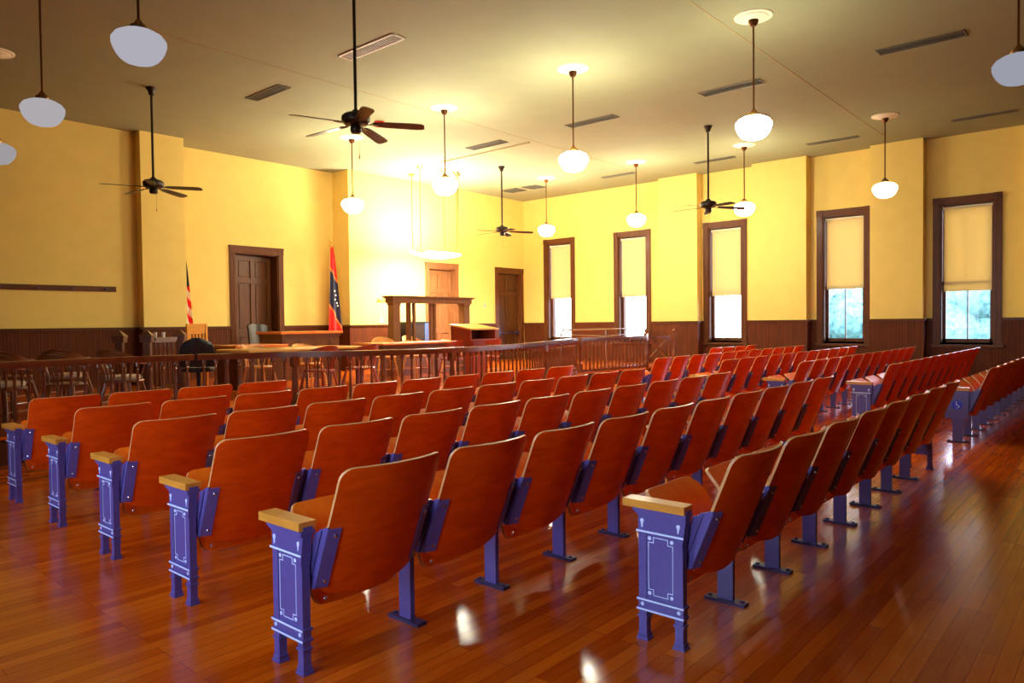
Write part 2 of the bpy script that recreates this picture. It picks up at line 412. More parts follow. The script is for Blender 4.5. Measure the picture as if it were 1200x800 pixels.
door(1, D1, 14.93, M['trim'], M['door_dark'], ajar=math.radians(9))
door(2, D2, YA, M['door_light'], M['door_light'])
door(3, D3, YA, M['trim'], M['door_dark'], crash=True)
struct(obj('wall_behind_doors', MB().box(7.2, 17.4, 15.4, 15.6, 0, 3.4), M['wains']))

# windows -----------------------------------------------------------
WL = ['window beside the corner of the front wall', 'window behind the straight railing', 'window next to the gate post', 'fourth window from the corner, foliage outside', 'dim window farthest from the room corner, pale view outside']
SL = ['window nearest the room corner', 'window above the straight railing', 'window beside the gate', 'window with green foliage below it', 'dim window farthest from the corner']
def window(n, label, loc, rz, hw, zb=None, shade_label=None):
    """x points outdoors, y runs along the wall; loc is on the wall face at floor level"""
    root = struct(put('window_%d' % n, None, None, loc, rz)); root['label'] = label
    a, b = -hw, hw; f = MB(); ia, ib, iz0, iz1 = a+CW, b-CW, WZ0+.06, WZ1-CW
    f.box(-.03, 0, a, ia, WZ0, iz1); f.box(-.03, 0, ib, b, WZ0, iz1); f.box(-.03, 0, ia, ib, iz1, WZ1)
    for yy in (a, b-CW): f.box(-.042, 0, yy-.003, yy+CW+.003, iz1, WZ1+.004); f.lathe([(.038, 0), (.038, .006), (.02, .006), (.012, .012)], 16, (-.042, yy+CW/2, (iz1+WZ1)/2), mat=Matrix.Rotation(-PI/2, 4, 'Y'))
    for yy in (a+.03, a+CW-.03, b-CW+.03, b-.03): f.box(-.037, 0, yy-.01, yy+.01, WZ0, iz1)
    f.box(0, .34, ia, ia+.025, iz0, iz1); f.box(0, .34, ib-.025, ib, iz0, iz1); f.box(0, .34, ia, ib, iz1-.025, iz1)
    obj('window_frame', f, M['trim'], root, smooth=0)
    obj('window_sill', MB().box(-.075, .36, a-.04, b+.04, WZ0-.02, WZ0+.02).box(0, .36, ia, ib, WZ0+.02, iz0), M['trim'], root, smooth=0)
    zm = 2.16; s = MB(); xs = .14
    ia += .025; ib -= .025
    for y0, y1 in ((ia, ia+.055), (ib-.055, ib), ((ia+ib)/2-.011, (ia+ib)/2+.011)): s.box(xs, xs+.04, y0, y1, iz0, zm)
    s.box(xs, xs+.04, ia, ib, iz0, iz0+.075); s.box(xs, xs+.04, ia, ib, zm-.045, zm)
    obj('lower_sash', s, M['trim'], root, smooth=0)
    s = MB(); xu = xs+.05
    for y0, y1 in ((ia, ia+.055), (ib-.055, ib), ((ia+ib)/2-.011, (ia+ib)/2+.011)): s.box(xu, xu+.04, y0, y1, zm-.045, iz1-.025)
    s.box(xu, xu+.04, ia, ib, zm-.045, zm); s.box(xu, xu+.04, ia, ib, iz1-.085, iz1-.025)
    obj('upper_sash', s, M['trim'], root, smooth=0)
    obj('pane', MB().box(xs+.018, xs+.022, ia+.05, ib-.05, iz0+.07, zm-.04), M['glass'], root, smooth=0)
    obj('pane', MB().box(xu+.018, xu+.022, ia+.05, ib-.05, zm-.01, iz1-.08), M['glass'], root, smooth=0)
    ld = bpy.data.lights.new('window_portal', 'AREA'); ld.shape = 'RECTANGLE'; ld.size = 2*hw-.3; ld.size_y = 2.8; ld.cycles.is_portal = True
    c_, s_ = math.cos(rz), math.sin(rz)
    lo = bpy.data.objects.new('window_portal', ld); COL.objects.link(lo); lo.location = (loc[0]+.45*c_, loc[1]+.45*s_, 2.3)
    lo.rotation_euler = Vector((c_, s_, 0)).to_track_quat('Z', 'Y').to_euler()
    if not shade_label: return
    sh = thing('roller_shade', 'cream roller shade drawn halfway down, in the ' + shade_label, 'shade', (loc[0]+.10, loc[1], 3.66), rz, group='roller shades in the windows')
    h2 = (ib-ia)/2-.024
    obj('cloth', MB().box(-.0015, .0015, -h2, h2, zb-3.66, 0), M['shade'], sh, smooth=0)
    obj('hem_bar', MB().box(-.006, .006, -h2, h2, zb-3.66-.02, zb-3.66+.006), M['shade'], sh, smooth=0)
    obj('roller', MB().lathe([(.024, -h2-.005), (.024, h2+.005)], 16, mat=Matrix.Rotation(PI/2, 4, 'X')), M['ceil_white'], sh)
    for y0 in (-h2-.022, h2+.008): obj('bracket', MB().box(-.03, .03, y0, y0+.014, -.035, .035), M['ceil_white'], sh, smooth=0)
for i, (a, b) in enumerate(WIN): window(i+1, WL[i], (X1, (a+b)/2, 0), 0, (b-a)/2, [2.13, 2.10, 2.04, 2.10, 1.97][i], SL[i])
for i, y in enumerate(WLEFT): window(6+i, 'window in the wall beside the viewer', (X0, y, 0), PI, WHW)
for i, x in enumerate(WBACK): window(6+len(WLEFT)+i, 'window in the wall behind the viewer', (x, Y0, 0), -PI/2, WHW)

# ------------------------------------------------------------------ platform behind the railing
def catmull(P, n=8):
    out = []
    P = [Vector(p) for p in P]
    for i in range(len(P)-1):
        p0 = P[i-1] if i else 2*P[0]-P[1]; p1, p2 = P[i], P[i+1]; p3 = P[i+2] if i+2 < len(P) else 2*P[-1]-P[-2]
        for k in range(n):
            t = k/n
            out.append(.5*((2*p1)+(p2-p0)*t+(2*p0-5*p1+4*p2-p3)*t*t+(3*p1-p0-3*p2+p3)*t**3))
    out.append(P[-1]); return out
K = .76
LEFT = [Vector(p)*K for p in ((.4, 11.45), (2.88, 11.66), (4.34, 11.78), (5.58, 11.60))]
CURVE = [Vector(p)*K for p in ((5.58, 11.60), (6.44, 11.30), (6.98, 10.98), (7.6, 10.52), (8.2, 10.14), (8.97, 9.86), (10.16, 9.86), (11.46, 10.10), (12.75, 10.46), (14.71, 11.28), (16.95, 12.22))]
STRAIGHT = [CURVE[-1]+Vector((.10, -.008)), Vector((15.38, 9.08))]
LEFTP = catmull(LEFT, 6); LEFTP = LEFTP[:-1]+[LEFTP[-1]+(LEFTP[-2]-LEFTP[-1]).normalized()*.05]; CURVEP = catmull(CURVE, 7)
edge_path = [Vector((X0, 8.70))]+LEFTP[1:]+CURVEP[1:]+[STRAIGHT[1], Vector((X1, 8.9))]
def offset(P, d):
    out = []
    for i, p in enumerate(P):
        t = (P[min(i+1, len(P)-1)]-P[max(i-1, 0)]).normalized(); out.append(p+Vector((t.y, -t.x))*d)
    return out
pe = offset(edge_path, .10)
m = MB(); m.prism([(p.x, p.y) for p in pe]+[(X1, 14.4), (10.7, 14.4), (10.7, 15.2), (6.6, 15.2), (6.6, 14.6), (X0, 14.6)], .001, PZ-.03)
# triangulation-safe top: built as its own floor mesh
struct(obj('floor_platform', m, M['trim'], smooth=0))
m = MB(); pe2 = offset(edge_path, .14)
m.prism([(p.x, p.y) for p in pe2]+[(X1, 14.4), (10.7, 14.4), (10.7, 15.2), (6.6, 15.2), (6.6, 14.6), (X0, 14.6)], PZ-.03, PZ)
struct(obj('floor_stage', m, M['floor'], smooth=0))

# ------------------------------------------------------------------ railing
ZT = 1.058
def bal_prof(h):
    return [(.024, 0), (.024, .05), (.014, .062), (.020, .085), (.024, .13), (.017, .30), (.012, h-.10), (.018, h-.085), (.012, h-.07), (.022, h-.045), (.026, h-.04), (.026, h)]
BAL = MB().lathe(bal_prof(ZT-.075-PZ-.055), 10).data('baluster', M['rail'])
def newel(parent, p, h=None, finial=False):
    h = h or ZT-.06-PZ
    b = MB(); s = .045
    b.box(-s, s, -s, s, 0, .20); b.lathe([(.045, .20), (.03, .215), (.038, .24), (.042, .34), (.032, h-.16), (.04, h-.14), (.03, h-.13)], 16); b.box(-s, s, -s, s, h-.13, h)
    if finial: b.lathe([(.055, h), (.055, h+.015), (.02, h+.03), (.045, h+.055), (.05, h+.075), (.035, h+.10), (.008, h+.115)], 16)
    return obj('newel_post', b, M['rail'], parent, (p.x, p.y, PZ))
def railing(label, path, spacing, posts):
    r = thing('balustrade', label, 'railing', (0, 0, 0), group='railing around the court area')
    obj('handrail', MB().sweep(path, .125, ZT-.032, ZT).sweep(path, .095, ZT-.055, ZT-.032).sweep(path, .062, ZT-.075, ZT-.055), M['rail'], r, smooth=0)
    obj('bottom_rail', MB().sweep(path, .075, PZ, PZ+.055), M['rail'], r, smooth=0)
    L = [0]
    for a, b in zip(path, path[1:]): L.append(L[-1]+(b-a).length)
    n = int(L[-1]/spacing); k = 0
    for i in range(n):
        d = (i+.5)*L[-1]/n
        while L[k+1] < d: k += 1
        p = path[k].lerp(path[k+1], (d-L[k])/(L[k+1]-L[k]))
        if any((p-q).length < .075 for q in posts): continue
        put('baluster', BAL, r, (p.x, p.y, PZ+.055))
    for q in posts: newel(r, q)
    return r
def near(path, x): return min(path, key=lambda p: abs(p.x-x))
railing('dark mahogany balustrade section in front of the jury chairs, ending at the bend', LEFTP, .138, [LEFTP[0]])
railing('long curved mahogany balustrade bowing toward the red seats', CURVEP, .138, [near(CURVEP, 5.28), near(CURVEP, 7.3), near(CURVEP, 10.5)])
railing('short straight balustrade running from the curve to the gate', STRAIGHT, .128, [STRAIGHT[0]])
g = thing('swing_gate', 'low wooden gate with X brace beside the straight railing', 'gate', (15.50, 9.06, PZ), math.atan2(8.86-9.06, 16.36-15.50))
W = .80
obj('stile', MB().box(0, .05, -.018, .018, .12, .74), M['rail'], g, smooth=0); obj('stile', MB().box(W-.05, W, -.018, .018, .12, .74), M['rail'], g, smooth=0)
obj('top_rail', MB().box(0, W, -.025, .025, .68, .745), M['rail'], g, smooth=0); obj('bottom_rail', MB().box(0, W, -.02, .02, .12, .18), M['rail'], g, smooth=0)
for s in (1, -1):
    a = math.atan2(.50, W-.1)*s
    obj('brace', MB().cbox((W/2, .002*s, .43), (math.hypot(.5, W-.1), .028, .05), rot=Matrix.Rotation(-a, 3, 'Y')), M['rail'], g, smooth=0)
for k, (q, lab) in enumerate(((Vector((15.45, 9.075)), 'turned newel post with ball finial between straight railing and gate'), (Vector((16.42, 8.845)), 'turned newel post with ball finial on the wall side of the gate'))):
    t = thing('gate_post', lab, 'post', (q.x, q.y, PZ), group='posts of the gate')
    h = .80; b = MB(); s = .042
    b.box(-s, s, -s, s, 0, .14); b.lathe([(.04, .14), (.028, .16), (.038, .22), (.03, .30), (.04, .32), (.03, .34), (.034, .48), (.028, h-.16)], 16); b.box(-s, s, -s, s, h-.16, h)
    obj('shaft', b, M['rail'], t); obj('finial', MB().lathe([(.058, h), (.058, h+.014), (.02, h+.03), (.045, h+.055), (.05, h+.075), (.035, h+.10), (.008, h+.115)], 16), M['rail'], t)
# pipe handrail behind the straight balustrade
t = thing('pipe_handrail', 'slim metal pipe handrail rising just behind the straight railing', 'handrail', (14.0, 10.55, PZ))
obj('top_pipe', MB().tube([(0, 0, 0), (0, 0, .86), (.03, 0, .90), (.1, 0, .915), (3.0-.1, -.55, .915), (3.0-.03, -.56, .90), (3.0, -.57, .86), (3.0, -.57, 0)], .02), M['steel'], t)
obj('lower_pipe', MB().tube([(-.14, 0, .80), (.12, -.02, .80), (1.5, -.28, .74), (2.9, -.55, .80)], .014), M['steel'], t)
obj('post', MB().tube([(1.5, -.28, 0), (1.5, -.28, .90)], .018), M['steel'], t)

# ------------------------------------------------------------------ auditorium chairs
HWB = .262
def y_edge(z): return -.092-(z-.33)*.40
def back_pt(u, z, off):
    s = u/HWB
    return Vector((u, y_edge(z)-.058*(1-s*s)+off*math.cos(.38*s), z-.0+off*.3))
def backrest():
    us = [-.262, -.260, -.254, -.244, -.231, -.215]+[-.215+.43*i/9 for i in range(1, 9)]+[.215, .231, .244, .254, .260, .262]
    A = []; B = []
    for u in us:
        a = abs(u); c = .047
        zt = .846-(c-math.sqrt(max(0, c*c-max(0, a-(HWB-c))**2)))
        c2 = .06; zb = .285+.040*(u/HWB)**2+(c2-math.sqrt(max(0, c2*c2-max(0, a-(HWB-c2))**2)))
        rowA = []; rowB = []
        for j in range(11):
            z = zb+(zt-zb)*j/10
            rowA.append(back_pt(u, z, .006)); rowB.append(back_pt(u, z, -.006))
        A.append(rowA); B.append(rowB)
    return MB().sheet(A, B, 0, 1).data('backrest', [M['back_ply'], M['ply_edge']], 50)
def seat():
    # folded up: rear edge low behind, front edge high and forward
    us = [x*.94 for x in [-.245, -.241, -.231, -.214, -.19]+[-.19+.38*i/8 for i in range(1, 8)]+[.19, .214, .231, .241, .245]]
    A = []; B = []
    for u in us:
        a = abs(u)/.94; c = .06; r = c-math.sqrt(max(0, c*c-max(0, a-(.245-c))**2))
        t0, t1 = .0+r/.42, 1.0-r/.42; ra = []; rb = []
        for j in range(12):
            t = t0+(t1-t0)*j/11
            y = -.045+.15*t+.05*max(0, t-.75)/.25*max(0, t-.75)*4-.02*math.sin(PI*t)
            z = .245+.385*t-.03*(1-(u/.245)**2)*(1-t)
            y += .035*(1-(u/.245)**2)*(1-t)
            n = Vector((0, -.93, .36))
            ra.append(Vector((u, y, z))+n*.009); rb.append(Vector((u, y, z))-n*.009)
        A.append(ra); B.append(rb)
    m = MB().sheet(A, B, 0, 1)
    for x in (-.185, .185): m.lathe([(.010, 0), (.010, .004), (.005, .008)], 10, (x, -.062, .268), 2, mat=Matrix.Rotation(PI/2, 4, 'X'))
    return m.data('seat', [M['seat_ply'], M['ply_edge'], M['bolt']], 50)
def bracket(sx):
    m = MB(); x = .264*sx
    ye = y_edge
    m.prism([(ye(.60)-.012, .605), (ye(.345)-.014, .345), (ye(.345)+.012, .335), (ye(.59)+.012, .60)], x-.004, x+.004, 'x')
    m.prism([(ye(.585)+.030, .585), (ye(.345)+.030, .335), (ye(.345)+.072, .330), (ye(.575)+.072, .570)], x-.004, x+.004, 'x')
    xi = .257*sx; m.prism([(ye(.59), .60), (ye(.345), .335), (ye(.345)+.05, .332), (ye(.585)+.05, .585)], xi-.004, xi+.004, 'x')
    A = []; B = []
    for k in range(4):      # flange lapped on the rear face of the back
        u = sx*(.218+.048*k/3); A.append([back_pt(u, z, -.0075) for z in (.345, .43, .52, .60)]); B.append([back_pt(u, z, -.0145) for z in (.345, .43, .52, .60)])
    m.sheet(A, B)
    for z in (.375, .572):
        p = back_pt(sx*.237, z, -.015); m.lathe([(.0085, 0), (.0085, .003), (.004, .006)], 10, p, 1, mat=Matrix.Rotation(PI/2-.36, 4, 'X'))
    return m
def pedestal():
    m = MB(); m.prism([(-.040, .016), (.040, .016), (.040, .40), (.03, .47), (-.02, .47), (-.040, .40)], -.013, .013, 'x')
    m.prism([(-.06, .38), (.06, .40), (.07, .45), (.0, .48), (-.12, .50)], -.013, .013, 'x')
    m.prism([(-.10, .44), (.0, .44), (-.13, .60), (-.175, .60)], -.010, .010, 'x')
    return m.data('pedestal', M['metal'])
def foot():
    m = MB(); m.box(-.028, .028, -.105, .105, 0, .016)
    for y in (-.085, .085): m.lathe([(.012, .016), (.012, .022), (.006, .026)], 10, (0, y, 0))
    return m.data('foot_bar', M['footbar'])
def stand():
    m = MB()
    for y in (.098, -.078):
        m.box(-.025, .025, y-.028, y+.028, 0, .010); m.box(-.021, .021, y-.023, y+.023, .010, .022)
        m.box(-.018, .018, y-.019, y+.019, .020, .50); m.box(-.023, .023, y-.025, y+.025, .098, .106)
        m.box(-.021, .021, y-.023, y+.023, .020, .03)
    m.box(-.014, .014, -.078, .098, .135, .50)
    for z in (.137, .180): m.box(-.024, .024, -.104, .124, z-.006, z+.006)
    m.box(-.0188, .0188, -.0985, .1185, .14, .18)
    m.box(-.019, .019, -.098, .118, .485, .565); m.box(-.025, .025, -.104, .124, .478, .488)
    m.box(-.022, .022, -.104, .124, .552, .562); m.box(-.028, .028, -.112, .132, .562, .572); m.box(-.033, .033, -.118, .138, .572, .585)
    # rear strap up behind the arm
    m.prism([(-.095, .44), (-.120, .60), (-.100, .60), (-.075, .48)], -.022, .022, 'x')
    return m
def stand_link(sx):
    # two ribs from the stand to the seat bracket; sx = +1 when the chair lies on the +x side
    m = MB(); a, b = sorted((.008*sx, .030*sx))
    m.prism([(-.10, .50), (-.02, .36), (.03, .36), (-.02, .50)], a, b, 'x'); return m
def inlay(sx):
    m = MB(); t = .0022
    def bar(y0, y1, z0, z1, d=.0195):
        x = d*sx; m.box(min(x, x+t*sx), max(x, x+t*sx), y0, y1, z0, z1)
    w = .0028; d = .0145
    bar(-.104, .124, .479, .487, .025); bar(-.104, .124, .1775, .185, .024); bar(-.104, .124, .1335, .141, .024)
    y0, y1, z0, z1, n = -.050, .070, .205, .462, .024
    bar(y0+n, y1-n, z1-w, z1, d); bar(y0+n, y1-n, z0, z0+w, d); bar(y0, y0+w, z0+n, z1-n, d); bar(y1-w, y1, z0+n, z1-n, d)
    for yy in (y0+n, y1-n-w): bar(yy, yy+w, z1-n, z1, d); bar(yy, yy+w, z0, z0+n, d)
    for ya, yb in ((y0, y0+n+w), (y1-n-w, y1)): bar(ya, yb, z1-n-w, z1-n, d); bar(ya, yb, z0+n, z0+n+w, d)
    def disc(y, z, r, d=.0145): m.lathe([(r, 0), (r, t), (r*.6, t+.002)], 14, (d*sx, y, z), mat=Matrix.Rotation(PI/2*sx, 4, 'Y'))
    for yy in (y0+.006, y1-.006):
        for zz in (z1-.008, z0+.008): disc(yy, zz, .0085)
    for yy in (-.078, .098):
        disc(yy, .160, .0085, .0195); disc(yy, .528, .0095, .0195)
        x = .0195*sx; m.prism([(yy-.006, .525), (yy+.006, .525), (yy+.003, .499), (yy-.003, .499)], min(x, x+t*sx), max(x, x+t*sx), 'x')
    return m
def arm():
    return MB().box(-.040, .040, -.115, .185, .586, .620)
def side_panel():
    m = MB(); m.box(-.014, .014, -.105, .125, .27, .585); m.box(-.02, .02, -.11, .13, .565, .585); m.box(-.02, .02, -.11, .13, .49, .50)
    m.box(-.015, .015, -.05, .05, .016, .27); m.box(-.018, .018, -.06, .06, .24, .28)
    m.prism([(-.095, .44), (-.120, .60), (-.100, .60), (-.075, .48)], -.02, .02, 'x')
    return m
CH = dict(backrest=backrest(), seat=seat(), brL=bracket(-1).data('hinge_bracket', [M['metal'], M['bolt']], 0), brR=bracket(1).data('hinge_bracket', [M['metal'], M['bolt']], 0),
          ped=pedestal(), foot=foot(),
          standL=None, arm=arm().data('arm_rest', M['oak'], 0))
sl = stand(); sl.v = list(sl.v); k_ = stand_link(1); sl._add(k_.v, k_.f); CH['standL'] = sl.data('end_stand', M['metal'], 0)
sr = stand(); k_ = stand_link(-1); sr._add(k_.v, k_.f); CH['standR'] = sr.data('end_stand', M['metal'], 0)
CH['inL'] = inlay(-1).data('inlay', M['inlay'], 0); CH['inR'] = inlay(1).data('inlay', M['inlay'], 0)
pn = side_panel(); k_ = stand_link(1); pn._add(k_.v, k_.f); CH['panel'] = pn.data('end_stand', M['metal'], 0)
def chair(x, y, s, label, group, first=None, last=False):
    r = thing('auditorium_chair', label, 'chair', (x, y, 0), group=group)
    b = put('backrest', CH['backrest'], r)
    put('seat', CH['seat'], r)
    for k in ('brL', 'brR'): put('hinge_bracket', CH[k], r)
    if last:
        e = put('end_stand', CH['standR'], r, (s/2, 0, 0)); put('inlay', CH['inR'], e); put('arm_rest', CH['arm'], r, (s/2, 0, 0))
    else:
        p = put('pedestal', CH['ped'], r, (s/2+.012, 0, 0)); put('foot_bar', CH['foot'], p)
    if first:
        e = put('end_stand', CH['standL' if first == 'legs' else 'panel'], r, (-s/2, 0, 0)); put('arm_rest', CH['arm'], r, (-s/2, 0, 0))
        if first == 'legs': put('inlay', CH['inL'], e)
        else: put('foot_bar', CH['foot'], e)
    return r
ROWN = ['rearmost row', 'second row from the rear', 'third row from the rear', 'fourth row from the rear', 'fifth row from the rear', 'front row by the railing']
RY = [1.552, 2.615, 3.69, 4.765, 5.84, 6.915]
ROWS = [  # y index, start x of the stand, spacing, number, block, first style
    (0, 2.785, .604, 8, 'C'), (1, 1.633, .595, 10, 'C'), (2, 1.685, .592, 10, 'C'), (3, 1.727, .590, 10, 'C'), (4, 1.772, .588, 10, 'C'), (5, 1.797, .588, 4, 'C'),
    (0, 9.46, .590, 11, 'W'), (1, 9.68, .59, 11, 'W'), (2, 9.68, .59, 11, 'W'), (3, 9.68, .59, 11, 'W'), (4, 9.68, .59, 11, 'W'), (5, 13.80, .60, 4, 'W')]
for ri, x0, s, n, blk in ROWS:
    y = RY[ri]
    bn = 'middle block' if blk == 'C' else 'window block'
    grp = 'plywood chairs in the %s of the %s' % (ROWN[ri], bn)
    end = 'gate side' if (ri, blk) == (5, 'W') else 'side aisle' if blk == 'C' else 'cross aisle'
    for k in range(n):
        if k == 0: lab = 'plywood chair with end stand at the %s, %s, %s' % (end, ROWN[ri], bn)
        elif k == n-1: lab = 'plywood chair farthest from the %s, %s, %s' % (end, ROWN[ri], bn)
        else: lab = 'plywood chair, %s from the %s, %s, %s' % (ORD[k], end, ROWN[ri], bn)
        c = chair(x0+s*(k+.5), y, s, lab, grp, ('legs' if (blk == 'C' or ri) else 'panel') if k == 0 else None, k == n-1)
# wheelchair-access disc on the panel of the window block's nearest aisle end
t = thing('access_sign', 'small round blue wheelchair access sign on dark chair end panel', 'sign', (9.46-.0155, 1.56, .42))
ry = Matrix.Rotation(-PI/2, 4, 'Y')
obj('disc', MB().lathe([(.052, 0), (.052, .004)], 24, mat=ry), M['blue_sign'], t)
g_ = MB(); zz = lambda pts: [(-.0055, y, z) for y, z in pts]
g_.tube(zz([(.004, .022), (.002, -.004), (-.018, -.004), (-.026, -.026)]), .0035, 6); g_.lathe([(.006, 0), (.006, .003)], 12, (-.004, .005, .033), mat=ry)
g_.tube(zz([(.014+.0*k+.0+.02*math.cos(a)-.012, -.014+.02*math.sin(a)) for k, a in enumerate([.9+4.2*i/14 for i in range(15)])]), .003, 6)
obj('symbol', g_, M['sign_white'], t)

# ------------------------------------------------------------------ pendant lamps
GLOBE = [(.060, .135), (.075, .125), (.13, .115), (.185, .085), (.213, .045), (.213, .010), (.200, -.032), (.178, -.075), (.150, -.110), (.118, -.134), (.065, -.150), (.01, -.154)]
def lampmat(s, c): return emit('globe_glow_%d' % int(s*10), c, s)
GL = MB().lathe(GLOBE[::-1], 32)
def pendant(x, y, s, label, c=(1., .80, .46), zg=3.76):
    t = thing('pendant_lamp', label, 'lamp', (x, y, ZC), group='schoolhouse pendant lamps')
    d = zg-ZC
    obj('ceiling_rose', MB().lathe([(.03, -.05), (.12, -.045), (.135, -.035), (.17, -.03), (.18, -.018), (.225, -.012), (.23, 0)], 32), M['ceil_white'], t)
    obj('canopy', MB().lathe([(.012, -.13), (.035, -.12), (.058, -.08), (.062, -.05), (.05, -.045)], 20), M['bronze'], t)
    obj('rod', MB().tube([(0, 0, -.12), (0, 0, d+.19)], .011), M['bronze'], t)
    obj('fitter', MB().lathe([(.062, d+.115), (.068, d+.13), (.066, d+.165), (.04, d+.185), (.02, d+.215)], 20), M['brass'], t)
    obj('globe', MB().lathe([(r, z+d) for r, z in GLOBE[::-1]], 32), lampmat(s, c), t)
WARM = (1., .95, .70)
pendant(8.72, 3.60, 40, 'milk-glass globe lamp nearest the viewer along the middle of the ceiling', WARM)
pendant(8.70, 6.30, 95, 'bright globe lamp on a dark rod above the centre of the seat rows', WARM)
pendant(8.75, 9.05, 100, 'bright globe lamp in front of the hanging light fixture', WARM)
pendant(8.87, 11.80, 85, 'globe lamp hanging just below the big near ceiling fan, by the alcove', WARM)
pendant(14.72, 11.53, 95, 'globe lamp hanging before the window nearest the room corner', WARM)
pendant(14.72, 8.88, 95, 'globe lamp hanging before the second window from the corner', WARM)
pendant(14.90, 6.36, 60, 'globe lamp half hidden behind the fan blades beside the third window', WARM)
pendant(14.58, 3.56, 4, 'globe lamp hanging between the two windows farthest from the corner', (1., .85, .62))
pendant(2.63, 6.38, .34, 'grey unlit-looking globe lamp nearest the near ceiling fan', (.86, .84, .95))
pendant(2.71, 9.08, .32, 'dim globe lamp near the ceiling fan above the jury chairs', (.9, .85, .90))
pendant(2.92, 11.62, .26, 'dim globe lamp cut by the edge of the view near the coat rail', (.9, .85, .90))
pendant(8.42, .90, .28, 'dim grey globe lamp nearest the doorway side, above the aisle', (.80, .82, .98))

# ------------------------------------------------------------------ ceiling fans
def blade():
    m = MB(); out = [(.17, .030), (.24, .052), (.40, .062), (.60, .068), (.67, .062), (.70, .040)]
    A = []; B = []
    for x, w in out:
        A.append([Vector((x*1.05, w*k/2, .006-.05*(x-.15)-math.sin(.21)*w*k/2)) for k in (-2, -1, 0, 1, 2)]); B.append([p-Vector((0, 0, .006)) for p in A[-1]])
    return m.sheet(A, B).data('blade', M['fan_blade'], 60)
def iron():
    m = MB(); m.prism([(.07, -.014), (.13, -.012), (.17, -.030), (.24, -.030), (.25, 0), (.24, .030), (.17, .030), (.13, .012), (.07, .014)], -.006, .0); return m.data('blade_iron', M['brown_fan'])
BLADE, IRON = blade(), iron()
def fan(x, y, label, zh=3.62):
    t = thing('ceiling_fan', label, 'fan', (x, y, ZC), group='dark five-blade ceiling fans'); d = zh-ZC
    obj('canopy', MB().lathe([(.02, -.12), (.04, -.11), (.05, -.06), (.078, -.02), (.08, 0)], 24), M['brown_fan'], t)
    obj('rod', MB().tube([(0, 0, -.10), (0, 0, d+.06)], .018), M['brown_fan'], t)
    obj('motor', MB().lathe([(.05, d-.07), (.12, d-.06), (.15, d-.03), (.155, d), (.15, d+.03), (.12, d+.055), (.06, d+.065), (.03, d+.10)], 32), M['brown_fan'], t)
    obj('switch_housing', MB().lathe([(.02, d-.155), (.05, d-.15), (.062, d-.13), (.062, d-.09), (.05, d-.07)], 24), M['brown_fan'], t)
    obj('pull_chain', MB().tube([(.04, 0, d-.14), (.04, 0, d-.38)], .002, 6).lathe([(.006, d-.42), (.008, d-.40), (.004, d-.38)], 8, (.04, 0, 0)), M['brass'], t)
    for k in range(5):
        a = math.radians(76-49.1+72*k)
        b = put('blade', BLADE, t, (0, 0, d-.055), a); put('blade_iron', IRON, b)
fan(4.90, 6.44, 'large dark ceiling fan closest to the viewer, on a long rod')
fan(4.95, 11.61, 'dark ceiling fan over the jury chairs by the coat rail')
fan(12.93, 11.46, 'small far dark ceiling fan toward the room corner')
fan(13.0, 6.26, 'dark ceiling fan in front of the third window')

# ------------------------------------------------------------------ ceiling vents, alarms
def vent(x, y, lx, ly, label, slats, mat='grille', dark=False):
    t = thing('ceiling_vent', label, 'vent', (x, y, ZC), group='air vents in the ceiling'); f = MB(); w = .018
    f.box(-lx/2, lx/2, -ly/2, -ly/2+w, -.014, 0); f.box(-lx/2, lx/2, ly/2-w, ly/2, -.014, 0); f.box(-lx/2, -lx/2+w, -ly/2, ly/2, -.014, 0); f.box(lx/2-w, lx/2, -ly/2, ly/2, -.014, 0)
    obj('frame', f, M[mat], t, smooth=0)
    obj('backing', MB().box(-lx/2+w, lx/2-w, -ly/2+w, ly/2-w, -.003, 0), M['dark' if dark else 'grille'], t, smooth=0)
    s = MB()
    for k in range(slats):
        c = -lx/2+w+(lx-2*w)*(k+.5)/slats
        s.cbox((c, 0, -.008), ((lx-2*w)/slats*.55, ly-2*w, .004), rot=Matrix.Rotation(-.35, 3, 'Y'))
    obj('slats', s, M[mat], t, smooth=0)
vent(6.20, 7.80, .22, 1.15, 'white slatted ceiling vent behind the near ceiling fan rod', 6, 'grille_white', True)
vent(6.29, 10.52, .22, .98, 'small slatted ceiling vent beside the left ceiling fan', 6, 'grille', True)
vent(11.16, 10.30, .26, .98, 'grey flat ceiling vent just past the hanging light fixture', 3)
vent(11.18, 7.68, .24, 1.05, 'narrow grey ceiling vent beside the central globe lamp', 3)
vent(11.12, 4.96, .25, 1.02, 'narrow grey ceiling vent behind the rod of the front globe lamp', 3)
vent(11.08, 2.27, .25, 1.06, 'grey ceiling vent with white end, nearest the viewer side', 3, 'grille')
vent(15.72, 10.0, .16, .95, 'thin ceiling vent along the windows, the one nearest the corner', 2)
vent(15.80, 7.45, .16, .98, 'thin ceiling vent behind the right ceiling fan rod', 2)
vent(15.80, 4.85, .16, 1.02, 'thin ceiling vent over the fourth window', 2)
vent(15.82, 2.20, .16, 1.02, 'thin ceiling vent over the window nearest the viewer', 2)
vent(15.48, 13.26, .48, .54, 'square tan ceiling vent beside the far fan, closer to the front wall', 5)
vent(15.48, 12.54, .48, .50, 'square tan ceiling vent behind the far globe lamp rod', 5)
t = thing('ceiling_panel_strip', 'long thin pale strip on the ceiling beside the hanging light fixture', 'strip', (11.6, 10.8, ZC))
obj('strip', MB().box(-.012, .012, -1.3, 1.3, -.02, 0), M['seam'], t, smooth=0)
